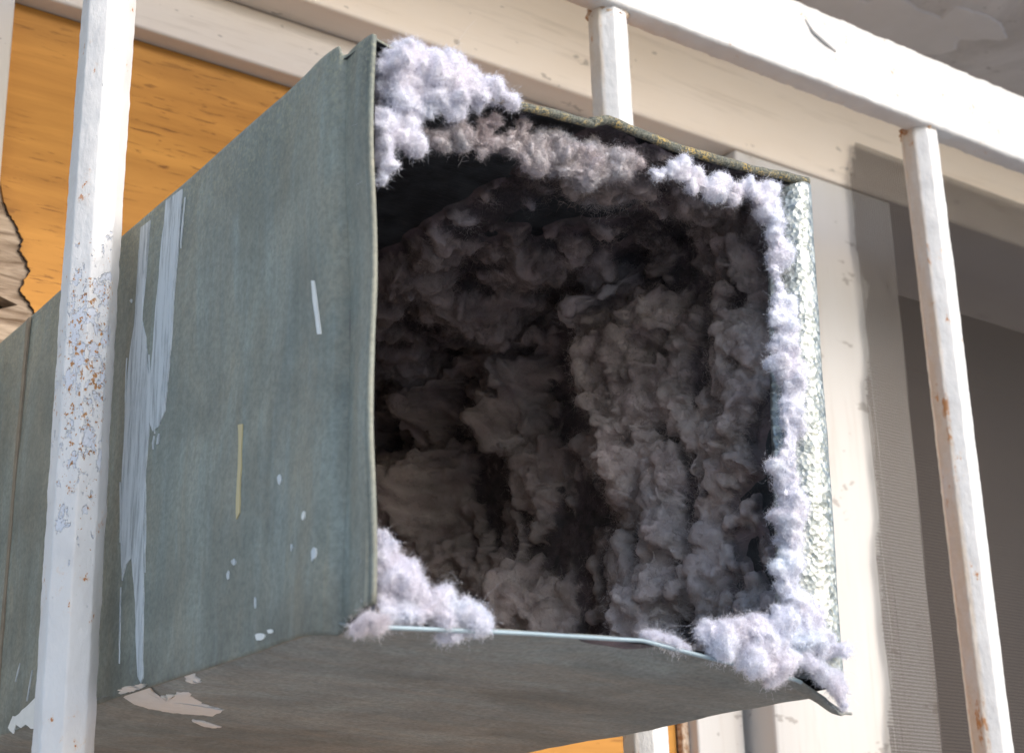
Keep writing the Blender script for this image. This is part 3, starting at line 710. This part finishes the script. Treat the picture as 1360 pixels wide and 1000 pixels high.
    du = np.gradient(G, axis=0); dv = np.gradient(G, axis=1); nn = -np.cross(du, dv); nn /= np.linalg.norm(nn, axis=2)[:, :, None] + 1e-9
    V = G.reshape(-1, 3); nn = nn.reshape(-1, 3); lk = np.clip(h / .004, 0, 1)
    V = V + nn * ((.0030 * (billow(V + 8.2, 2, 70) + .1) + .0017 * fbm(V + 2.2, 4, 150)) * lk)[:, None]
    V[:, 1] = np.clip(V[:, 1], .502, .949)
    # dust tone: own colour of the lint, brown-grey with paler puffs; hollow shade painted over it
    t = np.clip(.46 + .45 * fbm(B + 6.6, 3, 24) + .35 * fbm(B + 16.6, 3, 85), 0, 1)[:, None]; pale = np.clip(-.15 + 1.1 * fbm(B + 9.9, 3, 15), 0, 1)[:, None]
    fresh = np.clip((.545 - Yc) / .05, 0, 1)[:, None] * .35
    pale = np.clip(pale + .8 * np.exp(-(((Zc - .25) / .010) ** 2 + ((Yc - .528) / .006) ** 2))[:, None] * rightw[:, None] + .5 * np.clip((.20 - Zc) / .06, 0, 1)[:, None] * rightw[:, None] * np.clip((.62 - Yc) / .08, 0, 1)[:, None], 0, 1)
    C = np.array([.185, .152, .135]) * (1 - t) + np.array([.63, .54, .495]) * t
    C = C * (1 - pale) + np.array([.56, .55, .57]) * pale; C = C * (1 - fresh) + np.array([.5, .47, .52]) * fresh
    hollow_shade = np.clip(1.15 - h / .0045, 0, 1)[:, None] * .8; C = C * (1 - hollow_shade) + np.array([.035, .035, .04]) * hollow_shade  # dark metal through thin lint, and hollow shade painted into the colour
    C = np.concatenate([C, np.ones((len(C), 1))], 1)
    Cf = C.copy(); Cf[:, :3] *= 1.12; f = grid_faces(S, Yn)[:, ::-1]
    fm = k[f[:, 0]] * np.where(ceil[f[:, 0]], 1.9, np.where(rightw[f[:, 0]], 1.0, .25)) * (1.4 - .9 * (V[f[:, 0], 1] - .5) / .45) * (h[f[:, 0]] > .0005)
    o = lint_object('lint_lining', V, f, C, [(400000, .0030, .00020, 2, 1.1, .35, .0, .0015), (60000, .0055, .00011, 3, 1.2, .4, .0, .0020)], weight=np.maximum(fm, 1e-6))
    tag(o, 'thick brown-grey lint coating the dark inside of the metal duct', 'lint', kind='stuff')
    return o
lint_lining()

WHITE = np.array([.85, .86, .92]); PINK = np.array([.86, .78, .79]); BLUE = np.array([.74, .84, .90]); GREY = np.array([.40, .36, .37])
def clump(label, blobs, n1, n2, tint=None, vox=.0011, amp=1.0, group=None, name='lint_clump', longf=0):
    """blobs: (px, py, y, radius in photo pixels [, squash])"""
    import bmesh
    bm = bmesh.new(); dep = None; cen = []; rg = np.random.default_rng(len(blobs) * 7 + n1); more = []
    for p_, q_ in zip(blobs[:-1], blobs[1:]):
        if math.hypot(p_[0] - q_[0], p_[1] - q_[1]) < 55:
            for _ in range(2):
                t = rg.uniform(.25, .75); rr = (p_[3] + q_[3]) / 2 * rg.uniform(.5, .85); j = rg.uniform(-.45, .45, 2) * rr
                more.append((p_[0] + (q_[0] - p_[0]) * t + j[0], p_[1] + (q_[1] - p_[1]) * t + j[1], (p_[2] + q_[2]) / 2 - rg.uniform(0, .003), rr))
    blobs = list(blobs) + more
    for b in blobs:
        if len(blobs) > 40 and b[0] > 1030: b = (b[0] - 11, *b[1:])
        c = P(b[0], b[1], 1, b[2]); dep = float(-(R.T @ c)[2]); r = b[3] * dep / F; cen.append((c, r))
        r *= .96 if amp >= .9 else (.78 if len(blobs) > 40 else .86)
        m = Matrix.Translation(Vector(c)) @ Matrix.Diagonal((r, r * .8, r, 1))
        bmesh.ops.create_icosphere(bm, subdivisions=3, radius=1, matrix=m)
    me = bpy.data.meshes.new('tmp'); bm.to_mesh(me); bm.free(); ob = bpy.data.objects.new('tmp', me); COL.objects.link(ob)
    md = ob.modifiers.new('r', 'REMESH'); md.mode = 'VOXEL'; md.voxel_size = vox
    md2 = ob.modifiers.new('s', 'SMOOTH'); md2.factor = .6; md2.iterations = 6
    dg = bpy.context.evaluated_depsgraph_get(); ev = ob.evaluated_get(dg); em = ev.to_mesh()
    V = np.empty(len(em.vertices) * 3, np.float32); em.vertices.foreach_get('co', V); V = V.reshape(-1, 3).astype(float)
    N = np.empty(len(em.vertices) * 3, np.float32); em.vertices.foreach_get('normal', N); N = N.reshape(-1, 3).astype(float)
    ls = np.empty(len(em.polygons), np.int32); em.polygons.foreach_get('loop_total', ls)
    vi = np.empty(len(em.loops), np.int32); em.loops.foreach_get('vertex_index', vi)
    assert (ls == 4).all(), 'quads'
    Fq = vi.reshape(-1, 4).astype(int)
    ev.to_mesh_clear(); bpy.data.objects.remove(ob); bpy.data.meshes.remove(me)
    sd = hash(label) % 7 * 0 + len(blobs) * 1.37
    d = .0042 * fbm(V + sd + 3, 2, 34) + .0036 * billow(V + sd, 2, 62) + .0016 * billow(V + sd + 3, 2, 190) + .0010 * fbm(V + sd + 5, 3, 380)
    V = V + N * (d * amp)[:, None] + np.stack([noise(V * 90 + 1), noise(V * 90 + 9), noise(V * 90 + 17)], 1) * .0016 * amp
    t = np.clip(.35 + .9 * fbm(V + sd + 2, 3, 32), 0, 1)[:, None]; u = np.clip(-.25 + 1.3 * fbm(V + sd + 8, 2, 45), 0, 1)[:, None]
    base = WHITE if tint is None else tint
    C = base * (1 - .45 * t) + (PINK if tint is None else tint * np.array([1.05, .9, .9])) * .45 * t; C = C * (1 - .5 * u) + BLUE * (base.mean() / WHITE.mean()) * .5 * u
    C = np.concatenate([C, np.ones((len(C), 1))], 1)
    sets = [(int(n1 * 4.4), .0019, .00016, 2, 1.0, .10, .0, .0005), (int(n2 * 1.2), .0036, .00009, 4, 1.5, .12, .0, .0010)]
    if longf: sets.append((longf // 3, .014, .00012, 6, .6, .3, .03, .0))
    o = lint_object(name, V, Fq, C, sets)
    return tag(o, label, 'lint', group)
RG = 'lint clumps round the duct mouth'
clump('large fluffy white lint clump spilling over the top left corner of the duct mouth',
      [(518, 90, .502, 20), (545, 84, .502, 26), (570, 80, .500, 22), (575, 104, .500, 30), (605, 108, .500, 27), (600, 122, .500, 28), (634, 120, .500, 25), (660, 128, .499, 16), (674, 134, .499, 8), (520, 125, .506, 26), (560, 125, .504, 30), (600, 138, .503, 22), (518, 165, .508, 24), (545, 160, .508, 20), (514, 198, .510, 18), (510, 225, .511, 12), (509, 243, .511, 7), (635, 142, .502, 12)],
      22000, 10000, group=RG, longf=160)
clump('pinkish grey lint hanging under the middle of the rusty top hem',
      [(560, 180, .513, 14), (600, 178, .511, 18), (640, 185, .510, 20), (680, 192, .510, 22), (712, 205, .510, 22), (745, 212, .507, 24), (778, 222, .505, 24), (775, 244, .506, 17), (808, 212, .503, 20), (836, 214, .503, 16), (690, 165, .507, 14), (640, 160, .507, 12), (730, 185, .508, 14), (790, 190, .508, 14)],
      18000, 8000, tint=np.array([.52, .48, .48]), group=RG, longf=60)
clump('long white lint roll along the top right and right edge of the duct mouth',
      [(868, 226, .500, 14), (896, 232, .500, 17), (928, 240, .500, 18), (960, 250, .500, 17), (990, 252, .500, 17), (1014, 262, .499, 19), (1034, 282, .499, 19), (1040, 310, .499, 17), (1043, 345, .499, 18), (1046, 385, .499, 19), (1052, 425, .499, 21), (1056, 460, .499, 23), (1061, 495, .499, 22), (1062, 530, .499, 19), (1061, 565, .499, 20), (1060, 600, .499, 22), (1060, 640, .499, 23), (1064, 680, .499, 27), (1066, 715, .499, 29), (1067, 750, .499, 27), (1066, 785, .499, 26), (1068, 810, .499, 24), (1048, 330, .499, 14), (1058, 405, .499, 15), (1050, 445, .499, 16), (1055, 620, .499, 18), (1060, 700, .499, 22), (1060, 735, .499, 22), (1062, 770, .499, 20)],
      22000, 9000, group=RG, amp=.8)
clump('fat white lint clump bulging out of the bottom right corner of the duct mouth',
      [(948, 852, .500, 22), (975, 842, .499, 24), (1003, 838, .498, 27), (1035, 845, .496, 32), (1070, 848, .496, 30), (1098, 858, .494, 24), (1122, 862, .492, 11), (1040, 872, .494, 22), (1000, 866, .496, 18), (1075, 825, .498, 24), (1010, 878, .494, 9)],
      20000, 9000, group=RG, longf=60)
clump('thin white lint strand dangling at the torn bottom right corner of the duct',
      [(1070, 878, .495, 12), (1086, 886, .495, 10), (1096, 896, .495, 9), (1106, 906, .495, 10), (1114, 917, .495, 10), (1119, 929, .496, 8), (1121, 941, .496, 6)],
      5000, 2200, group=RG, vox=.0008, amp=.5)
clump('soft white lint heap in the bottom left corner of the duct mouth',
      [(512, 715, .507, 15), (516, 745, .507, 22), (524, 780, .507, 28), (545, 800, .506, 28), (575, 812, .505, 24), (602, 818, .504, 19), (625, 818, .503, 15), (636, 808, .503, 8), (516, 810, .506, 22)],
      18000, 9000, group=RG, longf=50)
clump('small pink-white lint ball stuck to the outside of the bottom left corner',
      [(508, 824, .496, 14), (488, 828, .497, 13), (475, 832, .498, 8), (499, 836, .497, 9)], 6000, 2500, tint=np.array([.80, .76, .78]), group=RG, vox=.0009, amp=.8)
clump('little lint tuft on the middle of the bottom lip',
      [(856, 846, .505, 9), (874, 850, .505, 11), (894, 856, .504, 9), (912, 862, .504, 7)], 5000, 2200, group=RG, vox=.0009, amp=.6)
